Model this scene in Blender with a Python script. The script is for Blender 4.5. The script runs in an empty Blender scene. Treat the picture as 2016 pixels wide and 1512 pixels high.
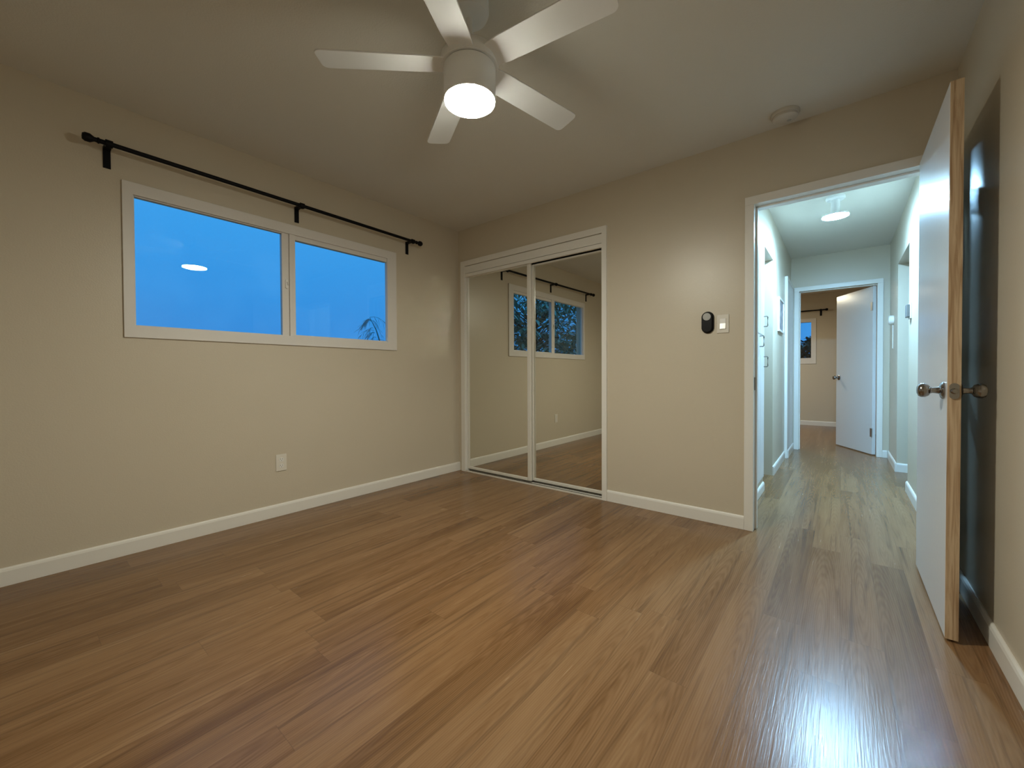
import bpy, bmesh, math, random
from math import sin, cos, pi, radians
from mathutils import Vector, Matrix

random.seed(7)
scene = bpy.context.scene
COL = scene.collection

# ------------------------------------------------------------------ camera
F_PX = 799.945
CAM = Vector((3.0279, -2.9110, 0.9831))
YAW, PITCH, ROLL = 0.689292, -0.0141416, -0.0047476
cam_data = bpy.data.cameras.new("camera")
cam_data.sensor_fit = 'HORIZONTAL'
cam_data.sensor_width = 36.0
cam_data.lens = F_PX / 2016 * 36.0
cam_data.shift_x = 11.209 / 2016
cam_data.shift_y = -8.301 / 2016
cam_data.clip_start = 0.02
cam_data.clip_end = 200
cam = bpy.data.objects.new("camera", cam_data)
COL.objects.link(cam)
fw = Vector((-sin(YAW) * cos(PITCH), cos(YAW) * cos(PITCH), sin(PITCH)))
rt = Vector((cos(YAW), sin(YAW), 0))
up = rt.cross(fw)
r2 = cos(ROLL) * rt + sin(ROLL) * up
u2 = -sin(ROLL) * rt + cos(ROLL) * up
cam.matrix_world = Matrix(((r2.x, u2.x, -fw.x, CAM.x), (r2.y, u2.y, -fw.y, CAM.y),
                           (r2.z, u2.z, -fw.z, CAM.z), (0, 0, 0, 1)))
scene.camera = cam

# ------------------------------------------------------------------ world: dusk sky
world = bpy.data.worlds.new("dusk_sky")
scene.world = world
world.use_nodes = True
wn, wl = world.node_tree.nodes, world.node_tree.links
wn.clear()
w_tc = wn.new('ShaderNodeTexCoord')
w_sep = wn.new('ShaderNodeSeparateXYZ')
wl.new(w_tc.outputs['Generated'], w_sep.inputs[0])
w_ramp = wn.new('ShaderNodeValToRGB')
w_ramp.color_ramp.elements[0].position = 0.0
w_ramp.color_ramp.elements[0].color = (0.032, 0.245, 0.72, 1)
w_ramp.color_ramp.elements[1].position = 0.45
w_ramp.color_ramp.elements[1].color = (0.050, 0.43, 1.0, 1)
wl.new(w_sep.outputs['Z'], w_ramp.inputs[0])
w_noise = wn.new('ShaderNodeTexNoise')
w_noise.inputs['Scale'].default_value = 5.0
w_noise.inputs['Detail'].default_value = 5.0
w_noise.inputs['Roughness'].default_value = 0.55
wl.new(w_tc.outputs['Generated'], w_noise.inputs['Vector'])
w_cr = wn.new('ShaderNodeValToRGB')
w_cr.color_ramp.elements[0].position = 0.52
w_cr.color_ramp.elements[0].color = (0, 0, 0, 1)
w_cr.color_ramp.elements[1].position = 0.78
w_cr.color_ramp.elements[1].color = (0.45, 0.45, 0.45, 1)
wl.new(w_noise.outputs['Fac'], w_cr.inputs[0])
w_mix = wn.new('ShaderNodeMixRGB')
w_mix.inputs[2].default_value = (0.085, 0.42, 0.96, 1)
wl.new(w_cr.outputs[0], w_mix.inputs[0])
wl.new(w_ramp.outputs[0], w_mix.inputs[1])
w_bg = wn.new('ShaderNodeBackground')
w_bg.inputs['Strength'].default_value = 1.0
w_out = wn.new('ShaderNodeOutputWorld')
wl.new(w_mix.outputs[0], w_bg.inputs[0])
wl.new(w_bg.outputs[0], w_out.inputs[0])

# lamp strengths (the glowing lenses are built with their lamps further down)
FAN_LAMP = ((1.0, 0.985, 0.84), 370.0)
HALL_LAMP = ((0.36, 0.68, 1.0), 1230.0)
FAR_LAMP = ((1.0, 0.92, 0.70), 240.0)

scene.view_settings.view_transform = 'Standard'
scene.view_settings.look = 'None'
scene.view_settings.exposure = 0.0
scene.view_settings.gamma = 1.0
scene.view_settings.use_curve_mapping = False
scene.cycles.use_denoising = True
scene.cycles.max_bounces = 12
scene.cycles.diffuse_bounces = 6
scene.cycles.glossy_bounces = 6
scene.cycles.transparent_max_bounces = 12
scene.cycles.sample_clamp_indirect = 0.0
scene.cycles.blur_glossy = 0.25

# ------------------------------------------------------------------ materials
def srgb(r, g, b):
    f = lambda c: (c / 255 / 12.92) if c / 255 <= 0.04045 else ((c / 255 + 0.055) / 1.055) ** 2.4
    return (f(r), f(g), f(b), 1)

def new_mat(name):
    m = bpy.data.materials.new(name)
    m.use_nodes = True
    n, l = m.node_tree.nodes, m.node_tree.links
    return m, n, l, n['Principled BSDF']

def paint(name, col, rough=0.4, bump_scale=0, bump=0.0, metal=0.0, spec=0.5, mottled=0.0, coat=0.0):
    m, n, l, p = new_mat(name)
    p.inputs['Base Color'].default_value = (*col, 1)
    p.inputs['Roughness'].default_value = rough
    p.inputs['Metallic'].default_value = metal
    p.inputs['Specular IOR Level'].default_value = spec
    p.inputs['Coat Weight'].default_value = coat
    tc = n.new('ShaderNodeTexCoord')
    if mottled:
        nz = n.new('ShaderNodeTexNoise')
        nz.inputs['Scale'].default_value = 3.0
        nz.inputs['Detail'].default_value = 4
        l.new(tc.outputs['Object'], nz.inputs['Vector'])
        mx = n.new('ShaderNodeMixRGB')
        mx.inputs[1].default_value = (*[c * (1 - mottled) for c in col], 1)
        mx.inputs[2].default_value = (*[min(1, c * (1 + mottled)) for c in col], 1)
        l.new(nz.outputs['Fac'], mx.inputs[0])
        l.new(mx.outputs[0], p.inputs['Base Color'])
    if bump:
        nb = n.new('ShaderNodeTexNoise')
        nb.inputs['Scale'].default_value = bump_scale
        nb.inputs['Detail'].default_value = 3
        l.new(tc.outputs['Object'], nb.inputs['Vector'])
        b = n.new('ShaderNodeBump')
        b.inputs['Strength'].default_value = bump
        b.inputs['Distance'].default_value = 0.002
        l.new(nb.outputs['Fac'], b.inputs['Height'])
        l.new(b.outputs[0], p.inputs['Normal'])
    return m

def glow(name, col, strength):
    m = bpy.data.materials.new(name)
    m.use_nodes = True
    n, l = m.node_tree.nodes, m.node_tree.links
    n.clear()
    e = n.new('ShaderNodeEmission')
    e.inputs[0].default_value = (*col, 1)
    e.inputs[1].default_value = strength
    o = n.new('ShaderNodeOutputMaterial')
    l.new(e.outputs[0], o.inputs[0])
    return m

def glass_mat(name):
    m = bpy.data.materials.new(name)
    m.use_nodes = True
    n, l = m.node_tree.nodes, m.node_tree.links
    n.clear()
    fr = n.new('ShaderNodeFresnel')
    ge = n.new('ShaderNodeNewGeometry')
    mr = n.new('ShaderNodeMapRange')          # same reflectance on both faces of the sheet
    mr.inputs['To Min'].default_value = 1.45; mr.inputs['To Max'].default_value = 1 / 1.45
    l.new(ge.outputs['Backfacing'], mr.inputs['Value']); l.new(mr.outputs[0], fr.inputs[0])
    t = n.new('ShaderNodeBsdfTransparent'); t.inputs[0].default_value = (0.97, 0.985, 0.98, 1)
    g = n.new('ShaderNodeBsdfGlossy'); g.inputs['Roughness'].default_value = 0.0
    mx = n.new('ShaderNodeMixShader')
    o = n.new('ShaderNodeOutputMaterial')
    l.new(fr.outputs[0], mx.inputs[0]); l.new(t.outputs[0], mx.inputs[1]); l.new(g.outputs[0], mx.inputs[2])
    l.new(mx.outputs[0], o.inputs[0])
    return m

def floor_mat():
    m, n, l, p = new_mat("plank_floor")
    def N(t, **kw):
        x = n.new(t)
        for k, v in kw.items():
            setattr(x, k, v)
        return x
    def M(op, a, b=None, c=None):
        x = N('ShaderNodeMath', operation=op)
        for i, v in enumerate((a, b, c)):
            if v is None: continue
            if isinstance(v, (int, float)): x.inputs[i].default_value = v
            else: l.new(v, x.inputs[i])
        return x.outputs[0]
    tc = N('ShaderNodeTexCoord')
    sp = N('ShaderNodeSeparateXYZ')
    l.new(tc.outputs['Object'], sp.inputs[0])
    X, Y = sp.outputs['X'], sp.outputs['Y']
    PW, PL = 0.122, 1.22
    rowf = M('DIVIDE', M('ADD', X, 0.021), PW)
    row = M('FLOOR', rowf)
    rfrac = M('FRACT', rowf)
    wr = N('ShaderNodeTexWhiteNoise', noise_dimensions='1D')
    l.new(row, wr.inputs['W'])
    yoff = M('ADD', M('DIVIDE', Y, PL), M('MULTIPLY', wr.outputs['Value'], 7.3))
    colm = M('FLOOR', yoff)
    cfrac = M('FRACT', yoff)
    cid = N('ShaderNodeCombineXYZ')
    l.new(row, cid.inputs[0]); l.new(colm, cid.inputs[1])
    wid = N('ShaderNodeTexWhiteNoise', noise_dimensions='2D')
    l.new(cid.outputs[0], wid.inputs['Vector'])
    pid = wid.outputs['Value']
    def grain(sx, sy, sc, detail, seed, dist=0.0, rough=0.6):
        v = N('ShaderNodeCombineXYZ')
        l.new(M('MULTIPLY', X, sx), v.inputs[0])
        l.new(M('ADD', M('MULTIPLY', Y, sy), M('MULTIPLY', pid, seed)), v.inputs[1])
        l.new(M('MULTIPLY', pid, seed * 1.7), v.inputs[2])
        t = N('ShaderNodeTexNoise')
        t.inputs['Scale'].default_value = sc
        t.inputs['Detail'].default_value = detail
        t.inputs['Roughness'].default_value = rough
        t.inputs['Distortion'].default_value = dist
        l.new(v.outputs[0], t.inputs['Vector'])
        return t.outputs['Fac']
    broad = grain(9.0, 0.9, 1.0, 4, 53.0, 0.9)
    fine = grain(75.0, 2.6, 1.0, 5, 31.0, 0.6, 0.7)
    knots = grain(16.0, 5.0, 1.0, 2, 17.0, 2.5)
    # cathedral arcs
    wv = N('ShaderNodeTexWave', wave_type='RINGS', rings_direction='Z')
    vv = N('ShaderNodeCombineXYZ')
    l.new(M('MULTIPLY', M('SUBTRACT', rfrac, M('ADD', M('MULTIPLY', pid, 0.8), 0.1)), 1.1), vv.inputs[0])
    l.new(M('MULTIPLY', M('SUBTRACT', cfrac, 0.3), 0.7), vv.inputs[1])
    l.new(vv.outputs[0], wv.inputs['Vector'])
    wv.inputs['Scale'].default_value = 5.5
    wv.inputs['Distortion'].default_value = 3.0
    wv.inputs['Detail'].default_value = 3
    wv.inputs['Detail Scale'].default_value = 1.2
    tone = M('ADD', M('MULTIPLY', broad, 0.72), M('MULTIPLY', fine, 0.44))
    tone = M('ADD', tone, M('MULTIPLY', M('SUBTRACT', pid, 0.5), 0.22))
    tone = M('ADD', tone, M('MULTIPLY', M('SUBTRACT', wv.outputs['Fac'], 0.5), 0.10))
    ramp = N('ShaderNodeValToRGB')
    cr = ramp.color_ramp
    cr.elements[0].position = 0.26; cr.elements[0].color = (0.102, 0.047, 0.017, 1)
    cr.elements[1].position = 0.90; cr.elements[1].color = (0.273, 0.157, 0.074, 1)
    e = cr.elements.new(0.46); e.color = (0.162, 0.081, 0.031, 1)
    e = cr.elements.new(0.62); e.color = (0.214, 0.114, 0.049, 1)
    l.new(tone, ramp.inputs[0])
    # knots
    kr = N('ShaderNodeValToRGB')
    kr.color_ramp.elements[0].position = 0.80; kr.color_ramp.elements[0].color = (0, 0, 0, 1)
    kr.color_ramp.elements[1].position = 0.88; kr.color_ramp.elements[1].color = (0.7, 0.7, 0.7, 1)
    l.new(knots, kr.inputs[0])
    mk = N('ShaderNodeMixRGB')
    l.new(kr.outputs[0], mk.inputs[0]); l.new(ramp.outputs[0], mk.inputs[1])
    mk.inputs[2].default_value = (0.10, 0.05, 0.022, 1)
    st = grain(34.0, 1.1, 1.0, 3, 23.0, 1.2, 0.5)
    sr = N('ShaderNodeValToRGB')
    sr.color_ramp.elements[0].position = 0.53; sr.color_ramp.elements[0].color = (0, 0, 0, 1)
    sr.color_ramp.elements[1].position = 0.72; sr.color_ramp.elements[1].color = (0.62, 0.62, 0.62, 1)
    l.new(st, sr.inputs[0])
    mst = N('ShaderNodeMixRGB')
    l.new(sr.outputs[0], mst.inputs[0]); l.new(mk.outputs[0], mst.inputs[1])
    mst.inputs[2].default_value = (0.088, 0.045, 0.020, 1)
    # seams
    ex = M('MULTIPLY', M('MINIMUM', rfrac, M('SUBTRACT', 1.0, rfrac)), PW)
    ey = M('MULTIPLY', M('MINIMUM', cfrac, M('SUBTRACT', 1.0, cfrac)), PL)
    edge = M('MINIMUM', ex, ey)
    seam = M('SUBTRACT', 1.0, M('MINIMUM', M('DIVIDE', edge, 0.0016), 1.0))
    ms = N('ShaderNodeMixRGB')
    l.new(M('MULTIPLY', seam, 0.45), ms.inputs[0]); l.new(mst.outputs[0], ms.inputs[1])
    ms.inputs[2].default_value = (0.09, 0.05, 0.025, 1)
    l.new(ms.outputs[0], p.inputs['Base Color'])
    rr = N('ShaderNodeMapRange')
    rr.inputs['To Min'].default_value = 0.19; rr.inputs['To Max'].default_value = 0.31
    l.new(fine, rr.inputs['Value'])
    l.new(rr.outputs[0], p.inputs['Roughness'])
    p.inputs['Specular IOR Level'].default_value = 0.38
    # embossed ridges along the boards
    ridge = grain(210.0, 7.0, 1.0, 2, 11.0, 0.4)
    h = M('SUBTRACT', M('MULTIPLY', ridge, 0.00058), M('MULTIPLY', seam, 0.00003))
    b = N('ShaderNodeBump')
    b.inputs['Strength'].default_value = 0.5
    b.inputs['Distance'].default_value = 1.0
    l.new(h, b.inputs['Height'])
    l.new(b.outputs[0], p.inputs['Normal'])
    return m

def oak_mat():
    m, n, l, p = new_mat("raw_oak_edge")
    tc = n.new('ShaderNodeTexCoord')
    mp = n.new('ShaderNodeMapping'); mp.inputs['Scale'].default_value = (60, 60, 2.5)
    nz = n.new('ShaderNodeTexNoise'); nz.inputs['Scale'].default_value = 1.5; nz.inputs['Detail'].default_value = 5
    nz.inputs['Distortion'].default_value = 0.8
    rp = n.new('ShaderNodeValToRGB')
    rp.color_ramp.elements[0].position = 0.34; rp.color_ramp.elements[0].color = (0.33, 0.205, 0.110, 1)
    rp.color_ramp.elements[1].position = 0.62; rp.color_ramp.elements[1].color = (0.58, 0.435, 0.285, 1)
    l.new(tc.outputs['Object'], mp.inputs[0]); l.new(mp.outputs[0], nz.inputs['Vector'])
    l.new(nz.outputs['Fac'], rp.inputs[0]); l.new(rp.outputs[0], p.inputs['Base Color'])
    p.inputs['Roughness'].default_value = 0.45
    return m

def print_mat():
    m, n, l, p = new_mat("grey_print")
    tc = n.new('ShaderNodeTexCoord')
    nz = n.new('ShaderNodeTexNoise'); nz.inputs['Scale'].default_value = 22; nz.inputs['Detail'].default_value = 5
    rp = n.new('ShaderNodeValToRGB')
    rp.color_ramp.elements[0].position = 0.35; rp.color_ramp.elements[0].color = (0.10, 0.10, 0.12, 1)
    rp.color_ramp.elements[1].position = 0.6; rp.color_ramp.elements[1].color = (0.42, 0.42, 0.46, 1)
    l.new(tc.outputs['Object'], nz.inputs['Vector']); l.new(nz.outputs['Fac'], rp.inputs[0])
    l.new(rp.outputs[0], p.inputs['Base Color'])
    p.inputs['Roughness'].default_value = 0.3
    return m

def leaf_mat(name, c1, c2, rough=0.4):
    m, n, l, p = new_mat(name)
    gi = n.new('ShaderNodeNewGeometry')
    rp = n.new('ShaderNodeValToRGB')
    rp.color_ramp.elements[0].color = (*c1, 1); rp.color_ramp.elements[1].color = (*c2, 1)
    l.new(gi.outputs['Random Per Island'], rp.inputs[0])
    l.new(rp.outputs[0], p.inputs['Base Color'])
    p.inputs['Roughness'].default_value = rough
    return m

WALL = paint("khaki_wall_paint", (0.57, 0.505, 0.395), 0.36, 140, 0.22, mottled=0.02)
CEIL = paint("ceiling_paint", (0.66, 0.645, 0.59), 0.75, 130, 0.5, spec=0.3)
TRIM = paint("white_trim_paint", (0.76, 0.735, 0.68), 0.33, 60, 0.06)
DOORW = paint("white_door_paint", (0.68, 0.675, 0.67), 0.24, 35, 0.10, spec=0.32)
CABW = paint("white_cabinet_paint", (0.72, 0.725, 0.73), 0.3, 40, 0.08)
VINYL = paint("white_vinyl", (0.70, 0.67, 0.63), 0.35)
FLOOR = floor_mat()
OAK = oak_mat()
BLACK = paint("black_powder_coat", (0.004, 0.004, 0.005), 0.5, spec=0.15)
NICKEL = paint("brushed_nickel", (0.30, 0.28, 0.26), 0.22, metal=1.0)
STEEL = paint("dull_steel", (0.42, 0.41, 0.39), 0.35, metal=1.0)
BRONZE = paint("aged_brass", (0.16, 0.12, 0.08), 0.4, metal=1.0)
ALU = paint("white_enamelled_aluminium", (0.68, 0.65, 0.58), 0.28)
TRACK = paint("grey_aluminium_track", (0.50, 0.49, 0.46), 0.35, metal=0.6)
MIRROR = paint("mirror_silver", (0.80, 0.80, 0.74), 0.0, metal=1.0)
GLASS = glass_mat("window_glass")
AGEDPLASTIC = paint("aged_white_plastic", (0.56, 0.53, 0.47), 0.45)
PLASTIC = paint("white_plastic", (0.76, 0.74, 0.70), 0.3)
ALMOND = paint("pale_plastic_plate", (0.70, 0.66, 0.58), 0.32)
ROCKER = paint("bright_white_rocker", (0.92, 0.91, 0.88), 0.2)
SLOT = paint("dark_slot", (0.02, 0.018, 0.016), 0.6)
GREYPLASTIC = paint("grey_plastic", (0.36, 0.36, 0.34), 0.4)
DARKGREY = paint("dark_grey_plastic", (0.13, 0.13, 0.125), 0.4)
BLACKPLASTIC = paint("black_plastic", (0.004, 0.004, 0.004), 0.4, spec=0.15)
FANW = paint("white_satin_enamel", (0.76, 0.77, 0.77), 0.38)
GLOW_FAN = glow("lit_warm_lens", *FAN_LAMP)
GLOW_HALL = glow("lit_cool_lens", *HALL_LAMP)
GLOW_FAR = glow("lit_bedroom_lens", *FAR_LAMP)
PRINT = print_mat()
BARK = paint("bark", (0.09, 0.065, 0.045), 0.85, 30, 0.8)
LEAF = leaf_mat("broad_leaf", (0.16, 0.24, 0.15), (0.46, 0.55, 0.42), 0.35)
LEAF2 = leaf_mat("hedge_leaf", (0.035, 0.05, 0.03), (0.11, 0.14, 0.09), 0.5)
TWIG = leaf_mat("feathery_leaf", (0.20, 0.26, 0.26), (0.30, 0.36, 0.34), 0.6)
GRASS = paint("grass_ground", (0.06, 0.09, 0.035), 0.9, 25, 0.6, mottled=0.3)
CONCRETE = paint("outside_stucco", (0.45, 0.42, 0.38), 0.9, 40, 0.6)

# ------------------------------------------------------------------ mesh helpers
def box(bm, a, b, rot=None):
    x0, y0, z0 = [min(a[i], b[i]) for i in range(3)]
    x1, y1, z1 = [max(a[i], b[i]) for i in range(3)]
    vs = [bm.verts.new((x, y, z)) for x in (x0, x1) for y in (y0, y1) for z in (z0, z1)]
    for f in ((0, 1, 3, 2), (4, 6, 7, 5), (0, 4, 5, 1), (2, 3, 7, 6), (0, 2, 6, 4), (1, 5, 7, 3)):
        bm.faces.new([vs[i] for i in f])
    return vs

def lathe(bm, profile, segs=32, axis='z', origin=(0, 0, 0), sign=1):
    """profile: list of (radius, height). Revolved about the axis through origin."""
    rings = []
    for r, h in profile:
        ring = []
        if r < 1e-6:
            pts = [(0, 0)]
        else:
            pts = [(r * cos(2 * pi * i / segs), r * sin(2 * pi * i / segs)) for i in range(segs)]
        for a, b in pts:
            if axis == 'z': v = (a, b, h * sign)
            elif axis == 'x': v = (h * sign, a, b)
            else: v = (a, h * sign, b)
            ring.append(bm.verts.new((v[0] + origin[0], v[1] + origin[1], v[2] + origin[2])))
        rings.append(ring)
    for A, B in zip(rings[:-1], rings[1:]):
        for i in range(segs):
            j = (i + 1) % segs
            q = []
            for v in (A[i % len(A)], A[j % len(A)], B[j % len(B)], B[i % len(B)]):
                if v not in q: q.append(v)
            if len(q) >= 3:
                try: bm.faces.new(q)
                except ValueError: pass
    for ring, in ((rings[0],), (rings[-1],)):
        if len(ring) > 2:
            try: bm.faces.new(ring)
            except ValueError: pass

def tube(bm, pts, r, segs=10, taper=None):
    pts = [Vector(p) for p in pts]
    rings = []
    n = len(pts)
    ref = None
    for i, p in enumerate(pts):
        d = (pts[min(i + 1, n - 1)] - pts[max(i - 1, 0)]).normalized()
        if ref is None:
            ref = Vector((0, 0, 1)) if abs(d.z) < 0.9 else Vector((1, 0, 0))
        a = d.cross(ref).normalized(); b = d.cross(a).normalized()
        rr = r if taper is None else r + (taper - r) * i / max(1, n - 1)
        rings.append([bm.verts.new(p + a * rr * cos(2 * pi * k / segs) + b * rr * sin(2 * pi * k / segs)) for k in range(segs)])
    for A, B in zip(rings[:-1], rings[1:]):
        for k in range(segs):
            bm.faces.new((A[k], A[(k + 1) % segs], B[(k + 1) % segs], B[k]))
    bm.faces.new(rings[0]); bm.faces.new(rings[-1])

def prism(bm, outline, depth, axis='x', off=0.0):
    """extrude a closed 2-D outline: axis 'x' -> outline is (y,z); 'y' -> (x,z); 'z' -> (x,y)."""
    def P(a, b, h):
        return {'x': (h, a, b), 'y': (a, h, b), 'z': (a, b, h)}[axis]
    A = [bm.verts.new(P(a, b, off)) for a, b in outline]
    B = [bm.verts.new(P(a, b, off + depth)) for a, b in outline]
    bm.faces.new(A); bm.faces.new(B)
    n = len(A)
    for i in range(n):
        bm.faces.new((A[i], A[(i + 1) % n], B[(i + 1) % n], B[i]))

def obj(name, bm, mat, parent=None, loc=None, smooth=False, bevel=0.0, segs=2, shift=None):
    """shift: subtract this from the vertices (world-coordinate meshes hung under an Empty)."""
    bmesh.ops.recalc_face_normals(bm, faces=bm.faces[:])
    if shift is not None:
        bmesh.ops.translate(bm, verts=bm.verts[:], vec=-Vector(shift))
    me = bpy.data.meshes.new(name)
    bm.to_mesh(me); bm.free()
    me.materials.append(mat)
    o = bpy.data.objects.new(name, me)
    COL.objects.link(o)
    if parent is not None: o.parent = parent
    if loc is not None: o.location = loc
    if smooth:
        for p in me.polygons: p.use_smooth = True
        try: me.set_sharp_from_angle(angle=radians(38))
        except Exception: pass
    if bevel:
        b = o.modifiers.new("bevel", 'BEVEL')
        b.width = bevel; b.segments = segs; b.limit_method = 'ANGLE'; b.angle_limit = radians(40)
    return o

def B():
    return bmesh.new()

def one_box(a, b):
    bm = B(); box(bm, a, b); return bm

def tag(o, label, cat, group=None, kind=None):
    o['label'] = label; o['category'] = cat
    if group: o['group'] = group
    if kind: o['kind'] = kind
    return o

def thing(name, loc, label, cat, group=None, kind=None, rotz=0.0):
    o = bpy.data.objects.new(name, None)
    COL.objects.link(o)
    o.empty_display_size = 0.1
    o.location = loc; o.rotation_euler = (0, 0, rotz)
    return tag(o, label, cat, group, kind)

def struct(name, bm, mat, label, cat, **kw):
    o = obj(name, bm, mat, **kw)
    return tag(o, label, cat, kind='structure')

def wall_mesh(axis, c0, c1, a0, a1, z0, z1, holes=()):
    """a solid wall slab: thickness c0..c1 along `axis`, a0..a1 along the other axis, with rectangular holes (a0,a1,z0,z1)."""
    bm = B()
    As = sorted({a0, a1, *[h[0] for h in holes], *[h[1] for h in holes]})
    Zs = sorted({z0, z1, *[h[2] for h in holes], *[h[3] for h in holes]})
    As = [a for a in As if a0 <= a <= a1]; Zs = [z for z in Zs if z0 <= z <= z1]
    def solid(i, j):
        if i < 0 or j < 0 or i >= len(As) - 1 or j >= len(Zs) - 1: return False
        ma, mz = (As[i] + As[i + 1]) / 2, (Zs[j] + Zs[j + 1]) / 2
        return not any(h[0] < ma < h[1] and h[2] < mz < h[3] for h in holes)
    cache = {}
    def V(c, a, z):
        k = (c, a, z)
        if k not in cache:
            cache[k] = bm.verts.new((c, a, z) if axis == 'x' else (a, c, z))
        return cache[k]
    for i in range(len(As) - 1):
        for j in range(len(Zs) - 1):
            if not solid(i, j): continue
            aa, ab, za, zb = As[i], As[i + 1], Zs[j], Zs[j + 1]
            for c in (c0, c1):
                bm.faces.new((V(c, aa, za), V(c, ab, za), V(c, ab, zb), V(c, aa, zb)))
            for (ni, nj, p, q) in ((i - 1, j, (aa, za), (aa, zb)), (i + 1, j, (ab, za), (ab, zb)),
                                   (i, j - 1, (aa, za), (ab, za)), (i, j + 1, (aa, zb), (ab, zb))):
                if not solid(ni, nj):
                    bm.faces.new((V(c0, *p), V(c1, *p), V(c1, *q), V(c0, *q)))
    return bm

def skirting(p0, p1, inward, h=0.085, t=0.013):
    """a baseboard from p0 to p1 (xy) whose face looks towards `inward` (xy), with an eased top."""
    bm = B()
    d = Vector((p1[0] - p0[0], p1[1] - p0[1])); L = d.length; d.normalize()
    nrm = Vector(inward).normalized()
    prof = [(0, 0), (t, 0), (t, h - 0.016), (t - 0.003, h - 0.006), (t - 0.008, h), (0, h)]
    rings = []
    for s in (0, L):
        rings.append([bm.verts.new((p0[0] + d.x * s + nrm.x * a, p0[1] + d.y * s + nrm.y * a, z)) for a, z in prof])
    n = len(prof)
    for i in range(n):
        bm.faces.new((rings[0][i], rings[0][(i + 1) % n], rings[1][(i + 1) % n], rings[1][i]))
    bm.faces.new(rings[0]); bm.faces.new(rings[1])
    return bm

# ================================================================== SETTING
H = 2.44
W = 3.454                      # right wall
YF = -3.62                     # wall behind the camera
HL = 2.524                     # hall left wall face
YE = 3.46                      # hall end wall
YR = 6.55                      # far bedroom's back wall
DX0, DX1, DZ = 2.612, 3.374, 2.016     # bedroom doorway
CX0, CX1, CZ = 0.098, 1.597, 2.068     # closet opening
T = 0.12

struct("floor", one_box((-0.12, YF - 0.12, -0.12), (5.2, YR + 0.12, 0.0)), FLOOR,
       "glossy oak-look plank floor running from the bedroom down the hall", "floor")
struct("ceiling", one_box((-0.12, YF - 0.12, H), (5.2, YR + 0.12, H + 0.12)), CEIL,
       "textured off-white ceiling above the bedroom and hall", "ceiling")
WY0, WY1, WZ0, WZ1 = -2.500, -0.785, 1.222, 2.022
struct("wall_left", wall_mesh('x', -T, 0, YF - T, 0, 0, H, [(WY0, WY1, WZ0, WZ1)]), WALL,
       "khaki bedroom wall on the left holding the wide window", "wall")
struct("wall_back", wall_mesh('y', 0, T, -T, W, 0, H, [(CX0, CX1, 0, CZ), (DX0 - 0.02, DX1 + 0.02, 0, DZ + 0.02)]), WALL,
       "khaki bedroom wall with the mirrored closet and the doorway", "wall")
RO0, RO1, ROZ = 1.765, 2.63, 2.045      # opening in the hall's right wall
struct("wall_right", wall_mesh('x', W, W + T, YF - T, YE, 0, H, [(RO0, RO1, 0, ROZ)]), WALL,
       "khaki wall at the right edge, continuing along the hall past the open door", "wall")
struct("wall_front", wall_mesh('y', YF - T, YF, 0, W, 0, H), WALL, "khaki bedroom wall facing the closet", "wall")
BO0, BO1, BOZ = 1.085, 1.70, 2.055
struct("wall_hall_left", wall_mesh('x', HL - T, HL, T, YE, 0, H, [(BO0, BO1, 0, BOZ)]), WALL,
       "hall wall on the left with the narrow doorway and built-in cabinet", "wall")
EX0, EX1, EZ = 2.612, 3.347, 2.012
struct("wall_hall_end", wall_mesh('y', YE, YE + T, 0.2, W + T, 0, H, [(EX0 - 0.02, EX1 + 0.02, 0, EZ + 0.02)]), WALL,
       "end wall of the hall around the far bedroom doorway", "wall")
FW0, FW1, FWZ0, FWZ1 = 1.50, 2.62, 1.20, 1.965
struct("wall_far_back", wall_mesh('y', YR, YR + T, 0.2, W + T, 0, H, [(FW0, FW1, FWZ0, FWZ1)]), WALL,
       "tan far bedroom wall with the small window seen through the end doorway", "wall")
struct("wall_far_left", wall_mesh('x', 0.2 - T, 0.2, YE, YR + T, 0, H), WALL, "left wall of the far bedroom", "wall")
struct("wall_far_right", wall_mesh('x', W, W + T, YE + T, YR, 0, H), WALL, "right wall of the far bedroom behind its open door", "wall")
# small rooms behind the side openings and the closet's inside
struct("wall_bath_near", wall_mesh('y', 0.86, 0.92, 0.95, HL - T, 0, H), WALL, "near wall of the side room off the hall", "wall")
struct("wall_bath_far", wall_mesh('y', 2.55, 2.61, 0.95, HL - T, 0, H), WALL, "far wall of the side room off the hall", "wall")
struct("wall_bath_left", wall_mesh('x', 0.89, 0.95, 0.86, 2.61, 0, H), WALL, "left wall of the side room off the hall", "wall")
struct("wall_passage_far", wall_mesh('y', RO1, RO1 + T, W + T, 5.1, 0, H), WALL, "passage wall facing the hall's right opening", "wall")
struct("wall_passage_near", wall_mesh('y', 0.9, 1.0, W + T, 5.1, 0, H), WALL, "near wall of the passage off the hall", "wall")
struct("wall_passage_right", wall_mesh('x', 5.0, 5.1, 1.0, RO1, 0, H), WALL, "end wall of the passage off the hall", "wall")
bm = B()
box(bm, (-T, 0.70, 0), (1.80, 0.76, H)); box(bm, (1.74, T, 0), (1.80, 0.70, H)); box(bm, (-T, T, 0), (-0.06, 0.70, H))
struct("wall_closet_inside", bm, WALL, "inside walls of the closet behind the mirrors", "wall")
# outside
struct("ground", one_box((-30, -30, -0.32), (30, 30, -0.2)), GRASS, "grass outside the windows", "ground")

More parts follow.
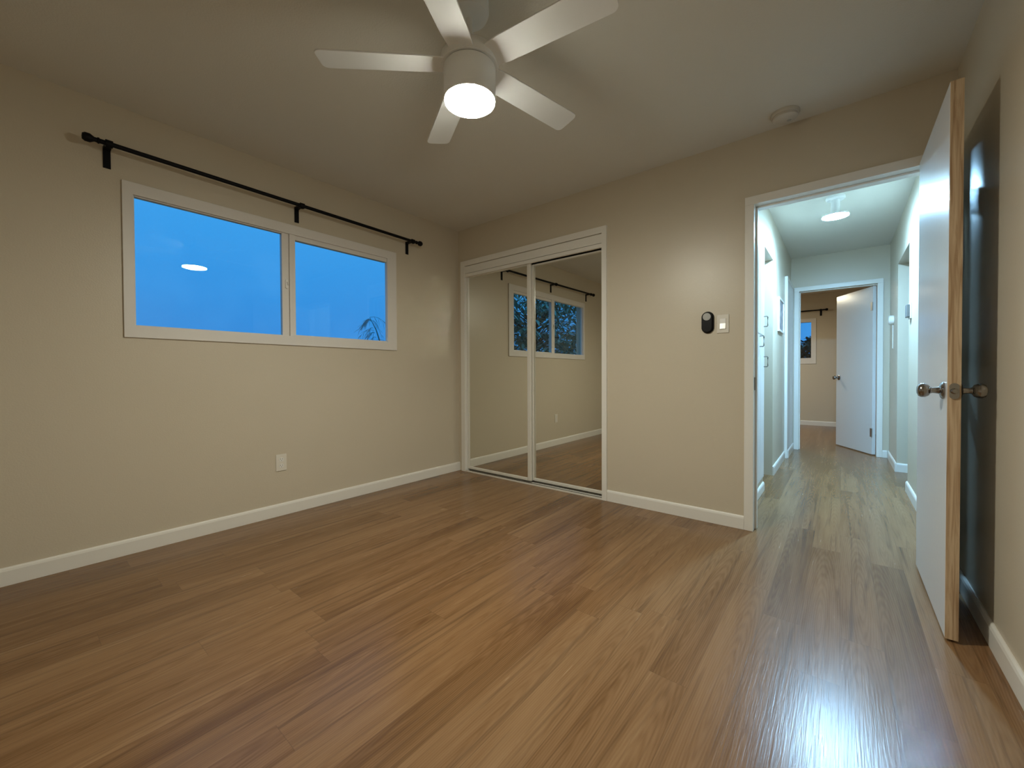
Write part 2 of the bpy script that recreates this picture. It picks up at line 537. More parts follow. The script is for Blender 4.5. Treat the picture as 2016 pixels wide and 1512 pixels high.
# --- baseboards
def base(name, p0, p1, inward, label, **kw):
    return struct(name, skirting(p0, p1, inward, **kw), TRIM, label, "baseboard", bevel=0.001)
base("baseboard_left", (0, YF), (0, -0.0005), (1, 0), "white baseboard under the wide bedroom window")
base("baseboard_back", (1.6375, 0), (2.5615, 0), (0, -1), "white baseboard between the closet and the doorway")
base("baseboard_right", (W, YF), (W, -0.0005), (-1, 0), "white baseboard along the right wall behind the open door")
base("baseboard_front", (0.014, YF), (W - 0.014, YF), (0, 1), "white baseboard on the bedroom wall facing the closet")
base("baseboard_hall_left", (HL, T), (HL, BO0 - 0.001), (1, 0), "short white baseboard below the hall's built-in cabinet", h=0.07)
base("baseboard_hall_middle", (HL, BO1 + 0.001), (HL, 2.714), (1, 0), "white baseboard beneath the hall picture")
base("baseboard_hall_far_left", (HL + 0.027, 2.755), (HL + 0.027, YE - 0.018), (1, 0), "last white baseboard on the hall's left side by the end doorway")
base("baseboard_hall_right", (W, T), (W, RO0 - 0.001), (-1, 0), "white baseboard of the hall's right wall before its opening")
base("baseboard_hall_far_right", (W, RO1 - 0.013), (W, YE), (-1, 0), "white baseboard of the hall's right wall beyond its opening")
base("baseboard_passage", (W, RO1), (4.99, RO1), (0, -1), "white baseboard turning into the side passage")
base("baseboard_hall_end", (3.399, YE), (W - 0.014, YE), (0, -1), "stub of white baseboard right of the end doorway")
base("baseboard_far_back", (0.2, YR), (W, YR), (0, -1), "white baseboard in the far bedroom under its window")

# --- door and closet casings (trim)
def casing(bm, x0, x1, z1, w, y, t, sgn=-1, wl=None, wr=None, wt=None):
    """three-sided casing of width w round an opening x0..x1, 0..z1, standing out from plane y by t."""
    wl = wl or w; wr = wr or w; wt = wt or w
    ya, yb = y, y + sgn * t
    box(bm, (x0 - wl, ya, 0), (x0, yb, z1)); box(bm, (x1, ya, 0), (x1 + wr, yb, z1))
    box(bm, (x0 - wl, ya, z1), (x1 + wr, yb, z1 + wt))

bm = B(); casing(bm, DX0, DX1, DZ, 0.05, 0, 0.015)
# jamb lining and stop
for x0, x1 in ((DX0 - 0.0195, DX0), (DX1, DX1 + 0.0195)):
    box(bm, (x0, 0.0, 0), (x1, T + 0.001, DZ))
box(bm, (DX0 - 0.0195, 0.0, DZ), (DX1 + 0.0195, T + 0.001, DZ + 0.0195))
box(bm, (DX0, 0.045, 0), (DX0 + 0.011, 0.08, DZ)); box(bm, (DX1 - 0.011, 0.045, 0), (DX1, 0.08, DZ)); box(bm, (DX0, 0.045, DZ - 0.011), (DX1, 0.08, DZ))
casing(bm, DX0, DX1, DZ, 0.05, T, 0.015, sgn=1)
struct("trim_1", bm, TRIM, "white casing round the bedroom doorway beside the light switch", "door trim", bevel=0.0025)
bm = B(); casing(bm, EX0, EX1, EZ, 0.052, YE, 0.015)
for x0, x1 in ((EX0 - 0.0195, EX0), (EX1, EX1 + 0.0195)):
    box(bm, (x0, YE, 0), (x1, YE + T, EZ))
box(bm, (EX0 - 0.0195, YE, EZ), (EX1 + 0.0195, YE + T, EZ + 0.0195))
box(bm, (EX0, YE + 0.04, 0), (EX0 + 0.011, YE + 0.075, EZ)); box(bm, (EX0, YE + 0.04, EZ - 0.011), (EX1, YE + 0.075, EZ))
struct("trim_2", bm, TRIM, "white casing round the doorway at the end of the hall", "door trim", bevel=0.0025)
# closet casing with stepped header
bm = B(); casing(bm, CX0, CX1, CZ, 0.05, 0, 0.015, wl=0.052, wr=0.04, wt=0.05)
box(bm, (CX0, 0.0, 0), (CX0 - 0.0195 + 0.02, T, CZ))
box(bm, (CX0 + 0.0002, -0.006, CZ - 0.0745), (CX1 - 0.0002, 0.010, CZ - 0.0045))              # fascia
box(bm, (CX0 + 0.0002, -0.012, CZ - 0.110), (CX1 - 0.0002, 0.010, CZ - 0.0795))      # lower track cover
box(bm, (CX0 + 0.0002, 0.010, CZ - 0.02), (CX1 - 0.0002, T - 0.02, CZ))             # head
box(bm, (CX0 + 0.0001, 0.012, 0.0), (CX0 + 0.010, T, CZ - 0.02)); box(bm, (CX1 - 0.010, 0.075, 0.0), (CX1 - 0.0001, T, CZ - 0.02))
struct("trim_3", bm, TRIM, "white stepped casing round the mirrored closet", "closet trim", bevel=0.002)
bm = B()
for y, h in ((-0.012, 0.014), (0.040, 0.012), (0.081, 0.012)):
    box(bm, (CX0, y, 0.0), (CX1, y + 0.005, h))
tr = struct("trim_4", bm, ALU, "pale metal floor track under the mirrored closet doors", "door track")
obj("channel_shade", one_box((CX0, -0.007, 0.0), (CX1, 0.081, 0.003)), SLOT, tr)  # track bed coloured dark, standing in for the shade deep in the slot
# projecting door panel on the hall's left wall, hard by the end doorway
bm = B()
box(bm, (HL + 0.001, 2.716, 0), (HL + 0.030, 2.752, 2.085)); box(bm, (HL + 0.001, 2.752, 2.045), (HL + 0.030, YE - 0.001, 2.085))
struct("trim_5", bm, TRIM, "white frame of the closed panel next to the end doorway", "door trim", bevel=0.002)
d = thing("door_3", (HL, 2.754, 0), "closed flat white panel door left of the end doorway", "door", kind='structure')
obj("door_panel", one_box((0.001, 0, 0.0), (0.0265, YE - 2.754 - 0.002, 2.044)), DOORW, d)

# ------------------------------------------------------------------ doors
def knob(name, parent, origin, sgn, mat=NICKEL, r=0.0265, axis='x'):
    bm = B()
    prof = [(0.032, 0.0), (0.032, 0.004), (0.027, 0.009), (0.013, 0.013), (0.0105, 0.030), (0.013, 0.036), (0.021, 0.040),
            (r, 0.050), (r, 0.060), (r * 0.82, 0.068), (r * 0.45, 0.072), (0, 0.0725)]
    lathe(bm, prof, 28, axis, origin, sgn)
    return obj(name, bm, mat, parent, smooth=True)

# bedroom door, swung open against the right wall
DL, DT = 0.739, 0.035
door = thing("door_1", (3.325, -0.0175, 0), "white bedroom door with raw oak edge, open against the right wall", "door", kind='structure')
obj("door_slab", one_box((0, -DL + 0.002, 0.010), (DT, 0, 2.025)), DOORW, door, bevel=0.0015)
obj("strike_edge", one_box((0.0005, -DL - 0.001, 0.010), (DT - 0.0005, -DL + 0.0018, 2.025)), OAK, door)['label'] = "raw oak door edge"
KZ, KY = 0.914, -DL + 0.062
knob("knob", door, (0, KY, KZ), -1)
knob("knob", door, (DT, KY, KZ), 1)
bm = B()
out = [(DT / 2 + 0.0125 * cos(a) , KZ + (0.016 if sin(a) > 0 else -0.016) + 0.0125 * sin(a)) for a in [2 * pi * i / 24 for i in range(24)]]
prism(bm, out, -0.004, 'y', -DL - 0.001)
lathe(bm, [(0.0105, 0.0), (0.0105, 0.008), (0.007, 0.012), (0, 0.0125)], 20, 'y', (DT / 2, -DL - 0.004, KZ), -1)
obj("latch", bm, NICKEL, door, smooth=True)
for z in (0.25, 1.05, 1.80):
    bm = B()
    tube(bm, [(DT + 0.007, -0.004, z - 0.045), (DT + 0.007, -0.004, z + 0.045)], 0.006, 10)
    box(bm, (DT - 0.028, -0.0005, z - 0.044), (DT + 0.004, 0.0016, z + 0.044))
    obj("hinge", bm, STEEL, door)
# strike plate on the left jamb
sp = obj("strike_plate", one_box((DX0 + 0.0005, 0.010, 0.875), (DX0 + 0.0025, 0.040, 0.955)), BRONZE)
tag(sp, "small brown strike plate set in the doorway's left jamb", "strike plate")

# far bedroom door, part open
ANG = radians(27.5)
fd = thing("door_2", (3.343, YE + 0.085, 0), "white door standing ajar at the far end of the hall", "door", kind='structure', rotz=ANG)
FL = 0.725
obj("door_slab", one_box((-0.035, 0, 0.012), (0, FL, 1.998)), DOORW, fd, bevel=0.0015)
knob("knob", fd, (-0.035, FL - 0.062, 0.914), -1, NICKEL)
knob("knob", fd, (0, FL - 0.062, 0.914), 1, NICKEL)
for z in (0.27, 1.76):
    bm = B()
    box(bm, (-0.0375, 0.002, z - 0.05), (-0.0345, 0.034, z + 0.05))
    tube(bm, [(-0.040, -0.003, z - 0.05), (-0.040, -0.003, z + 0.05)], 0.0055, 10)
    obj("hinge", bm, STEEL, fd)

# side-room door, open behind the left opening (seen edge to edge in the opening)
bd = thing("door_4", (HL - 0.045, 1.74, 0), "flat white door open inside the narrow opening on the hall's left", "door", kind='structure')
obj("door_slab", one_box((-0.66, -0.035, 0.012), (0.0, 0.0, 2.035)), DOORW, bd, bevel=0.0015)
knob("knob", bd, (-0.60, -0.035, 0.914), -1, NICKEL, axis='y')

# ------------------------------------------------------------------ closet mirrors
def mirror_door(x0, x1, y0, z1, wl_, wr_, top, label):
    r = thing("sliding_mirror_door", ((x0 + x1) / 2, y0, 0.0), label, "closet door", "mirrored sliding closet doors")
    sh = r.location
    y1 = y0 + 0.024; z0 = 0.023
    bm = B()
    box(bm, (x0, y0, z0), (x0 + wl_, y1, z1)); box(bm, (x1 - wr_, y0, z0), (x1, y1, z1))
    box(bm, (x0 + wl_, y0, z0), (x1 - wr_, y1, z0 + 0.028)); box(bm, (x0 + wl_, y0, z1 - top), (x1 - wr_, y1, z1))
    obj("frame", bm, ALU, r, shift=sh, bevel=0.006, segs=3)
    obj("mirror", one_box((x0 + wl_, y0 + 0.008, z0 + 0.028), (x1 - wr_, y0 + 0.013, z1 - top)), MIRROR, r, shift=sh)
    return r
mirror_door(CX0 + 0.012, 0.898, 0.014, CZ - 0.085, 0.014, 0.040, 0.030, "left mirrored sliding closet door, nearest the room corner")
mirror_door(0.872, CX1 - 0.004, 0.047, CZ - 0.108, 0.034, 0.012, 0.016, "right mirrored sliding closet door, reflecting most of the window")

# ------------------------------------------------------------------ windows
def window_1():
    w = thing("window_1", (0, -1.64, 1.195), "wide white sliding window showing blue dusk sky", "window", kind='structure')
    sh = w.location
    y0, y1, z0, z1 = -2.523, -0.760, 1.195, 2.050
    iy0, iy1, iz0, iz1 = -2.477, -0.853, 1.262, 1.983
    bm = B()
    bm.free(); bm = wall_mesh('x', 0.0005, 0.012, y0, y1, z0, z1, [(iy0, iy1, iz0, iz1)])
    # frame inside the wall opening
    for a, b in (((WY0, WZ0), (iy0, WZ1)), ((iy1, WZ0), (WY1, WZ1)), ((iy0, WZ0), (iy1, iz0)), ((iy0, iz1), (iy1, WZ1))):
        box(bm, (-0.026, a[0], a[1]), (0.0, b[0], b[1]))
    box(bm, (-0.040, -1.654, iz0), (0.006, -1.614, iz1))                                # meeting bar
    box(bm, (-0.040, -1.614, 1.951), (0.0, iy1, iz1)); box(bm, (-0.040, -1.614, iz0), (0.0, iy1, 1.272))   # beads of the fixed light
    obj("window_frame", bm, VINYL, w, shift=sh, bevel=0.002)
    bm = B()
    sx0, sx1 = -0.036, -0.003
    box(bm, (sx0, -1.702, iz0), (sx1, -1.655, iz1)); box(bm, (sx0, iy0, iz0), (sx1, iy0 + 0.006, iz1))
    box(bm, (sx0, iy0 + 0.006, iz0), (sx1, -1.702, iz0 + 0.004)); box(bm, (sx0, iy0 + 0.006, iz1 - 0.006), (sx1, -1.702, iz1))
    sash = obj("sash", bm, VINYL, w, shift=sh, bevel=0.002)
    obj("pane", one_box((-0.020, iy0 + 0.004, iz0 + 0.002), (-0.016, -1.700, iz1 - 0.004)), GLASS, w, shift=sh)
    obj("pane", one_box((-0.014, -1.616, 1.270), (-0.010, iy1 + 0.002, 1.953)), GLASS, w, shift=sh)
    bm = B()
    out = [(-1.672 + 0.010 * cos(a), 1.627 + (0.022 if sin(a) > 0 else -0.022) + 0.010 * sin(a)) for a in [2 * pi * i / 20 for i in range(20)]]
    prism(bm, out, 0.010, 'x', -0.003)
    tube(bm, [(0.006, -1.672, 1.640), (0.012, -1.669, 1.634), (0.013, -1.668, 1.618)], 0.005, 8)
    obj("latch", bm, PLASTIC, w, shift=sh, smooth=True)
window_1()

def window_2():
    w = thing("window_2", (2.0, YR, 1.147), "small window in the far bedroom, blue sky over dark trees", "window", kind='structure')
    sh = w.location
    x0, x1, z0, z1 = 1.45, 2.668, 1.147, 1.990
    ix0, ix1, iz0, iz1 = 1.525, 2.593, 1.255, 1.925
    bm = B()
    bm.free(); bm = wall_mesh('y', YR - 0.012, YR - 0.0005, x0, x1, z0, z1, [(ix0, ix1, iz0, iz1)])
    for a, b in (((FW0, FWZ0), (ix0, FWZ1)), ((ix1, FWZ0), (FW1, FWZ1)), ((ix0, FWZ0), (ix1, iz0)), ((ix0, iz1), (ix1, FWZ1))):
        box(bm, (a[0], YR, a[1]), (b[0], YR + 0.085, b[1]))
    box(bm, (2.02, YR, iz0), (2.07, YR + 0.08, iz1))
    obj("window_frame", bm, VINYL, w, shift=sh, bevel=0.002)
    obj("pane", one_box((ix0 - 0.002, YR + 0.045, iz0 - 0.002), (2.022, YR + 0.049, iz1 + 0.002)), GLASS, w, shift=sh)
    obj("pane", one_box((2.068, YR + 0.055, iz0 - 0.002), (ix1 + 0.002, YR + 0.059, iz1 + 0.002)), GLASS, w, shift=sh)
window_2()

# ------------------------------------------------------------------ curtain rods
FINIAL = [(0.010, 0.0), (0.0150, 0.002), (0.0150, 0.008), (0.0115, 0.011), (0.0115, 0.020), (0.016, 0.027), (0.0215, 0.036), (0.0215, 0.054), (0.0145, 0.064), (0, 0.066)]
def curtain_rod(along, wall, sgn, a0, a1, za, zb, brackets, label, r=0.0118, off=0.09):
    """along 'y' for a rod on a wall at x=wall, 'x' for one on a wall at y=wall; sgn is the way into the room."""
    def P(a, out, z):
        return (wall + sgn * out, a, z) if along == 'y' else (a, wall + sgn * out, z)
    zz = lambda a: za + (zb - za) * (a - a0) / (a1 - a0)
    root = thing("curtain_rod", P((a0 + a1) / 2, 0, zz((a0 + a1) / 2)), label, "curtain rod", "black curtain rods")
    sh = root.location
    bm = B(); tube(bm, [P(a0, off, zz(a0)), P((a0 + a1) / 2, off, zz((a0 + a1) / 2)), P(a1, off, zz(a1))], r, 16)
    obj("rod", bm, BLACK, root, shift=sh, smooth=True)
    for a, s in ((a0, -1), (a1, 1)):
        bm = B(); lathe(bm, FINIAL, 20, along, P(a, off, zz(a)), s)
        obj("finial", bm, BLACK, root, shift=sh, smooth=True)
    for a in brackets:
        z = zz(a)
        bm = B()
        def bx(aa, ab, oa, ob, z0, z1):
            box(bm, P(aa, oa, z0), P(ab, ob, z1))
        bx(a - 0.015, a + 0.015, 0.0006, 0.006, z - 0.098, z + 0.012)          # wall plate
        bx(a - 0.015, a + 0.015, 0.006, off - 0.015, z - 0.004, z + 0.010)     # arm
        obj("bracket", bm, BLACK, root, shift=sh, bevel=0.001)
        bm = B(); lathe(bm, [(r + 0.001, -0.013), (0.0185, -0.014), (0.0185, 0.014), (r + 0.001, 0.013)], 18, along, P(a, off, z))
        bx(a - 0.004, a + 0.004, off - 0.004, off + 0.004, z - 0.022, z - 0.014)
        obj("collar", bm, BLACK, root, shift=sh, smooth=True)
    return root
curtain_rod('y', 0.0, 1, -2.612, -0.605, 2.187, 2.163, (-2.578, -1.600, -0.640), "long black curtain rod above the wide bedroom window")
curtain_rod('x', YR, -1, 1.30, 2.775, 2.125, 2.125, (1.36, 2.03, 2.735), "black curtain rod seen through the end doorway", off=0.085)

# ------------------------------------------------------------------ ceiling fan
FX, FY = 1.8945, -1.753
fan = thing("ceiling_fan", (FX, FY, H), "white five-blade ceiling fan with a lit round lamp", "ceiling fan")
def fp(z): return z - H
bm = B(); lathe(bm, [(0.0, 0), (0.076, 0), (0.077, -0.040), (0.070, -0.056), (0.050, -0.064), (0.026, -0.066), (0, -0.066)], 40)
obj("canopy", bm, FANW, fan, smooth=True)
bm = B(); lathe(bm, [(0.0, fp(2.38)), (0.0125, fp(2.38)), (0.0125, fp(2.255)), (0, fp(2.255))], 20)
lathe(bm, [(0.0125, fp(2.318)), (0.020, fp(2.314)), (0.020, fp(2.296)), (0.0125, fp(2.292))], 20)
obj("downrod", bm, FANW, fan, smooth=True)
bm = B(); lathe(bm, [(0, fp(2.272)), (0.030, fp(2.270)), (0.075, fp(2.258)), (0.100, fp(2.238)), (0.112, fp(2.222)), (0.114, fp(2.196)), (0.110, fp(2.184)), (0.0, fp(2.184))], 48)
obj("motor_hub", bm, FANW, fan, smooth=True)
bm = B(); lathe(bm, [(0, fp(2.182)), (0.098, fp(2.182)), (0.1015, fp(2.178)), (0.1015, fp(2.062)), (0.0995, fp(2.056)), (0.0, fp(2.056))], 48)
obj("light_housing", bm, FANW, fan, smooth=True)
bm = B(); lathe(bm, [(0, fp(2.0555)), (0.0985, fp(2.0555)), (0.0985, fp(2.0520)), (0.085, fp(2.0468)), (0.065, fp(2.0418)), (0.04, fp(2.0375)), (0.02, fp(2.0358)), (0, fp(2.0353))], 48)
obj("lamp_lens", bm, GLOW_FAN, fan, smooth=True)['label'] = "round lit lamp lens"
RT, HWID = 0.578, 0.060
for k in range(5):
    bm = B()
    a = radians(7.5 + 72 * k)
    pts = []
    r0 = 0.095
    pts.append((r0, -HWID * 0.80)); pts.append((0.16, -HWID * 0.92)); pts.append((RT - 0.025, -HWID))
    for t in range(1, 6):
        an = -pi / 2 + t * pi / 12; pts.append((RT - 0.025 + 0.025 * cos(an), -HWID + 0.025 + 0.025 * sin(an)))
    pts.append((RT, -HWID + 0.03)); pts.append((RT, HWID - 0.03))
    for t in range(1, 6):
        an = t * pi / 12; pts.append((RT - 0.025 + 0.025 * cos(an), HWID - 0.025 + 0.025 * sin(an)))
    pts.append((RT - 0.025, HWID)); pts.append((0.16, HWID * 0.92)); pts.append((r0, HWID * 0.80))
    prism(bm, pts, 0.006, 'z', -0.003)
    o = obj("blade", bm, FANW, fan, bevel=0.0015)
    o.matrix_local = Matrix.Translation((0, 0, fp(2.196))) @ Matrix.Rotation(a, 4, 'Z') @ Matrix.Rotation(radians(-10), 4, 'X')

# ------------------------------------------------------------------ lamps of the hall and the far bedroom
def disc_lamp(name, x, y, lens, label, r=0.091, zl=2.268):
    root = thing(name, (x, y, H), label, "ceiling light")
    bm = B(); lathe(bm, [(0, 0), (0.066, 0), (0.066, -0.016), (0.058, -0.024), (0.0, -0.024)], 36)
    obj("canopy", bm, FANW, root, smooth=True)
    bm = B(); lathe(bm, [(0, -0.0245), (0.030, -0.0245), (0.030, zl - H + 0.030), (0.0, zl - H + 0.030)], 28)
    obj("stem", bm, FANW, root, smooth=True)
    bm = B(); lathe(bm, [(0, zl - H + 0.0295), (r - 0.02, zl - H + 0.0295), (r, zl - H + 0.022), (r, zl - H + 0.012), (0.0, zl - H + 0.012)], 40)
    obj("housing", bm, FANW, root, smooth=True)
    bm = B(); lathe(bm, [(0, zl - H + 0.0118), (r - 0.002, zl - H + 0.0118), (r - 0.002, zl - H + 0.0105), (r * 0.8, zl - H + 0.0055), (r * 0.45, zl - H + 0.001), (0, zl - H - 0.001)], 40)
    obj("lamp_lens", bm, lens, root, smooth=True)
    return root
disc_lamp("hall_light", 2.984, 1.455, GLOW_HALL, "round cool-white light hanging from the hall ceiling")
disc_lamp("bedroom_light", 1.75, 5.05, GLOW_FAR, "warm ceiling light of the far bedroom", r=0.11, zl=2.20)

# ------------------------------------------------------------------ smoke detector
sd = thing("smoke_detector", (2.777, -0.135, H), "round off-white smoke detector on the ceiling above the doorway", "smoke detector")
bm = B(); lathe(bm, [(0, 0), (0.068, 0), (0.070, -0.010), (0.066, -0.020), (0, -0.020)], 40)
obj("base", bm, AGEDPLASTIC, sd, smooth=True)
bm = B(); lathe(bm, [(0, -0.0203), (0.060, -0.0203), (0.060, -0.030), (0.050, -0.038), (0.024, -0.041), (0, -0.041)], 40)
obj("cover", bm, AGEDPLASTIC, sd, smooth=True)
bm = B(); lathe(bm, [(0, -0.0411), (0.011, -0.0411), (0.010, -0.0435), (0, -0.044)], 18, 'z', (0.018, 0.010, 0))
obj("test_button", bm, GREYPLASTIC, sd, smooth=True)

# ------------------------------------------------------------------ wall devices
def pill(cx, cz, hw, hh, n=14):
    pts = []
    for i in range(n + 1):
        a = pi * i / n; pts.append((cx + hw * cos(a), cz + (hh - hw) + hw * sin(a)))
    for i in range(n + 1):
        a = pi + pi * i / n; pts.append((cx + hw * cos(a), cz - (hh - hw) + hw * sin(a)))
    return pts
rm = thing("wall_remote", (2.350, 0, 1.315), "black pill-shaped remote left of the light switch", "remote")
bm = B(); prism(bm, pill(0, 0, 0.037, 0.071), -0.011, 'y', -0.0006); obj("cradle", bm, BLACKPLASTIC, rm, bevel=0.003, segs=3)
bm = B(); prism(bm, pill(-0.002, 0, 0.033, 0.067), -0.012, 'y', -0.0118); obj("body", bm, BLACKPLASTIC, rm, bevel=0.005, segs=4)
bm = B(); lathe(bm, [(0, 0), (0.0245, 0), (0.0235, 0.0016), (0, 0.0018)], 32, 'y', (-0.002, -0.0239, 0.036), -1)
obj("button", bm, GREYPLASTIC, rm, smooth=True)['label'] = "round grey button"

sw = thing("light_switch", (2.439, 0, 1.30), "white rocker light switch beside the bedroom doorway", "light switch")
obj("cover_plate", one_box((-0.035, -0.0006, -0.059), (0.035, -0.0065, 0.059)), ALMOND, sw, bevel=0.002)
bm = B()
for a, b in (((-0.019, -0.036), (-0.0165, 0.036)), ((0.0165, -0.036), (0.019, 0.036)), ((-0.0165, -0.036), (0.0165, -0.0335)), ((-0.0165, 0.0335), (0.0165, 0.036))):
    box(bm, (a[0], -0.0066, a[1]), (b[0], -0.0085, b[1]))
obj("bezel", bm, ALMOND, sw)
bm = B()
prism(bm, [(-0.0067, -0.033), (-0.0135, -0.033), (-0.0085, 0.002), (-0.0085, 0.033), (-0.0067, 0.033)], 0.032, 'x', -0.016)
obj("rocker", bm, ROCKER, sw)

ol = thing("wall_outlet", (0, -1.725, 0.371), "duplex wall outlet under the wide bedroom window", "outlet")
obj("cover_plate", one_box((0.0006, -0.035, -0.0575), (0.006, 0.035, 0.0575)), ALMOND, ol, bevel=0.002)
for z in (0.022, -0.022):
    bm = B(); prism(bm, [(0.0165 * cos(a) if abs(cos(a)) < 0.93 else 0.0155 * (1 if cos(a) > 0 else -1), z + 0.0145 * sin(a)) for a in [2 * pi * i / 24 for i in range(24)]], 0.0025, 'x', 0.0061)
    s = obj("socket", bm, PLASTIC, ol)
    bm = B()
    box(bm, (0.0087, -0.0075, z - 0.001), (0.0091, -0.0055, z + 0.008)); box(bm, (0.0087, 0.0055, z - 0.001), (0.0091, 0.0075, z + 0.007))
    lathe(bm, [(0, 0), (0.0024, 0), (0.0024, 0.0004), (0, 0.0004)], 12, 'x', (0.0087, 0, z - 0.008))
    obj("slots", bm, SLOT, s)

# ------------------------------------------------------------------ hall: built-in cabinet, picture, devices
cb = thing("hall_cabinet", (HL, 0.62, 0.09), "built-in white linen cabinet flush in the hall's left wall", "cabinet")
def pull(parent, y, z, hgt=0.082, d=0.034):
    bm = B(); tube(bm, [(0.010, y, z - hgt / 2), (d, y, z - hgt / 2), (d + 0.004, y, z - hgt / 2 + 0.006), (d + 0.004, y, z + hgt / 2 - 0.006), (d, y, z + hgt / 2), (0.010, y, z + hgt / 2)], 0.0042, 8)
    obj("handle", bm, NICKEL, parent, smooth=True)
for (y0, y1, z0, z1, py, pz) in ((-0.44, 0.225, 1.205, 1.98, 0.0, 0.0), (0.23, 0.44, 1.205, 1.98, 0.405, 1.315), (-0.44, 0.225, 0.03, 1.195, 0.19, 1.14), (0.23, 0.44, 0.03, 1.195, 0.415, 0.985)):
    dd = obj("door", one_box((0.0006, y0, z0), (0.010, y1, z1)), CABW, cb, bevel=0.0015)
    if pz: pull(dd, py, pz)

pc = thing("wall_picture", (HL, 2.27, 1.585), "small grey picture in a thin white frame on the hall's left wall", "picture")
bm = B()
for a, b in (((-0.215, -0.175), (-0.195, 0.175)), ((0.195, -0.175), (0.215, 0.175)), ((-0.195, -0.175), (0.195, -0.155)), ((-0.195, 0.155), (0.195, 0.175))):
    box(bm, (0.0006, a[0], a[1]), (0.018, b[0], b[1]))
obj("frame", bm, TRIM, pc, bevel=0.001)
obj("print", one_box((0.001, -0.195, -0.155), (0.010, 0.195, 0.155)), PRINT, pc)

tm = thing("wall_thermostat", (W, 1.640, 1.470), "grey box thermostat just past the open door's hinge side", "thermostat")
obj("back_plate", one_box((-0.0006, -0.055, -0.062), (-0.010, 0.055, 0.062)), PLASTIC, tm, bevel=0.002)
obj("cover", one_box((-0.0102, -0.045, -0.050), (-0.030, 0.045, 0.050)), DARKGREY, tm, bevel=0.004)

rd = thing("wall_chime", (W, 3.02, 1.535), "small round white device on the hall's right wall by the end doorway", "wall device")
bm = B(); lathe(bm, [(0, 0.0006), (0.048, 0.0006), (0.050, 0.010), (0.050, 0.030), (0.040, 0.042), (0, 0.044)], 32, 'x', (0, 0, 0), -1)
obj("housing", bm, PLASTIC, rd, smooth=True)
bm = B(); tube(bm, [(-0.006, 0, -0.050), (-0.006, 0, -0.30)], 0.004, 8)
obj("cord", bm, PLASTIC, rd, smooth=True)

# ------------------------------------------------------------------ outside: trees and hedge
def leaf(bm, base_, direction, length, width, upv, fold=0.25, droop=0.15):
    d = Vector(direction).normalized()
    s = d.cross(upv)
    if s.length < 1e-3: s = Vector((1, 0, 0))
    s.normalize(); n = s.cross(d).normalized()
    prof = [(0.0, 0.05), (0.25, 0.75), (0.55, 1.0), (0.8, 0.65), (1.0, 0.0)]
    L, C_, R_ = [], [], []
    for t, w in prof:
        c = Vector(base_) + d * length * t - Vector((0, 0, 1)) * droop * length * t * t
        C_.append(bm.verts.new(c))
        if w > 0:
            L.append(bm.verts.new(c + s * width * w / 2 + n * fold * width * w / 2))
            R_.append(bm.verts.new(c - s * width * w / 2 + n * fold * width * w / 2))
        else: L.append(None); R_.append(None)
    for i in range(len(prof) - 1):
        for S in (L, R_):
            q = [v for v in (C_[i], S[i], S[i + 1], C_[i + 1]) if v is not None]
            try: bm.faces.new(q)
            except ValueError: pass

def broad_tree():
    root = thing("leafy_tree", (-2.7, -5.2, -0.2), "dark broad-leaved tree outside, seen in the closet mirrors", "tree")
    sh = root.location
    bt, bl = B(), B()
    rnd = random.Random(3)
    base_ = Vector((-2.7, -5.2, -0.2))
    tube(bt, [base_, base_ + Vector((0.05, 0.1, 0.7)), base_ + Vector((0.0, 0.15, 1.4)), base_ + Vector((0.1, 0.3, 2.4))], 0.09, 10, 0.03)
    for i in range(430):
        # twig ends spread through the crown
        while True:
            p = Vector((rnd.uniform(-1, 1), rnd.uniform(-1, 1), rnd.uniform(-1, 1)))
            if 0.25 < p.length < 1: break
        tip = Vector((-2.55 + p.x * 1.05, -5.0 + p.y * 2.15, 1.95 + p.z * 1.35))
        if tip.z < 0.5: continue
        if i % 4 == 0:
            k = base_ + Vector((0.03, 0.15, min(2.3, max(0.7, tip.z - 0.1))))
            tube(bt, [k, (k + tip) / 2 + Vector((0, 0, 0.12)), tip], 0.016, 6, 0.005)
        nl = rnd.randint(6, 9)
        for j in range(nl):
            a = 2 * pi * j / nl + rnd.uniform(-0.3, 0.3)
            dr = Vector((cos(a), sin(a), rnd.uniform(-0.7, 0.5)))
            leaf(bl, tip + dr * 0.02, dr, rnd.uniform(0.15, 0.27), rnd.uniform(0.055, 0.085), Vector((0, 0, 1)), 0.3, rnd.uniform(0.1, 0.5))
    obj("trunk", bt, BARK, root, shift=sh, smooth=True)
    obj("foliage", bl, LEAF, root, shift=sh)
broad_tree()

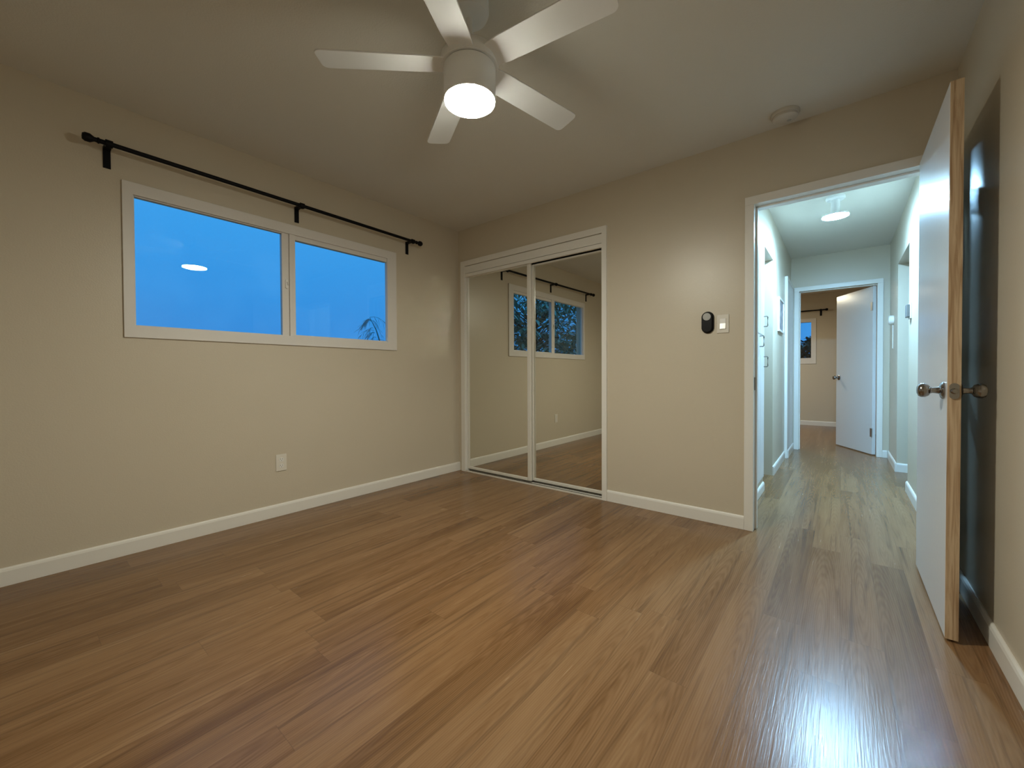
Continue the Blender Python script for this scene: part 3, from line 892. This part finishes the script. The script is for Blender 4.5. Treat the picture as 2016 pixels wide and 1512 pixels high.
def feathery_tree():
    rnd = random.Random(11)
    base_ = Vector((-8.0, 4.55, -0.2))
    root = thing("feathery_tree", base_, "thin drooping treetop at the window's lower right corner", "tree")
    bt, bl = B(), B()
    top = Vector((-8.0, 3.98, 2.72))
    tube(bt, [base_, base_ + Vector((0, -0.02, 1.2)), base_ + Vector((0, -0.15, 2.0)), base_ + Vector((0, -0.35, 2.55)), top], 0.05, 8, 0.006)
    for i in range(40):
        t = rnd.uniform(0.45, 1.0)
        s = base_.lerp(top, t); s.y += 0.25 * sin(t * pi) * 0.6
        side = rnd.choice((-1, -1, 1))
        ln = rnd.uniform(0.35, 0.95) * (1.25 - 0.55 * t)
        pts = []
        dy, dx = side * rnd.uniform(0.5, 1.0), rnd.uniform(-0.6, 0.6)
        for k in range(6):
            u = k / 5
            pts.append(s + Vector((dx * ln * u, dy * ln * u, ln * (0.35 * u - 0.9 * u * u))))
        tube(bt, pts, 0.006, 5, 0.003)
        for k in range(1, 6):
            for q in range(3):
                dr = Vector((rnd.uniform(-0.5, 0.5), side * rnd.uniform(0.1, 0.8), rnd.uniform(-1.0, -0.2)))
                leaf(bl, pts[k], dr, rnd.uniform(0.12, 0.26), 0.0075, Vector((1, 0, 0)), 0.1, 0.2)
    obj("trunk", bt, TWIG, root, shift=base_, smooth=True)
    obj("foliage", bl, TWIG, root, shift=base_)
feathery_tree()

def hedge():
    rnd = random.Random(5)
    root = thing("hedge", (2.0, 9.3, -0.2), "dark hedge outside the far bedroom window", "hedge")
    sh = root.location
    bl, bt = B(), B()
    for i in range(9):
        x = 0.6 + i * 0.36
        tube(bt, [(x, 9.3, -0.2), (x + rnd.uniform(-.1, .1), 9.3, 0.8), (x + rnd.uniform(-.2, .2), 9.25, 1.6)], 0.03, 6, 0.008)
    for i in range(6500):
        x = rnd.uniform(1.0, 3.3)
        top = 1.80 + 0.05 * sin(x * 5.1) + 0.03 * sin(x * 13)
        z = -0.1 + (top + 0.1) * rnd.random() ** 0.6
        y = 9.3 + rnd.uniform(-0.35, 0.35)
        dr = Vector((rnd.uniform(-1, 1), rnd.uniform(-1, 0.6), rnd.uniform(-0.8, 0.6)))
        leaf(bl, (x, y, z), dr, rnd.uniform(0.10, 0.17), rnd.uniform(0.05, 0.08), Vector((0, 0, 1)), 0.2, 0.2)
    obj("stems", bt, BARK, root, shift=sh, smooth=True)
    obj("foliage", bl, LEAF2, root, shift=sh)
hedge()
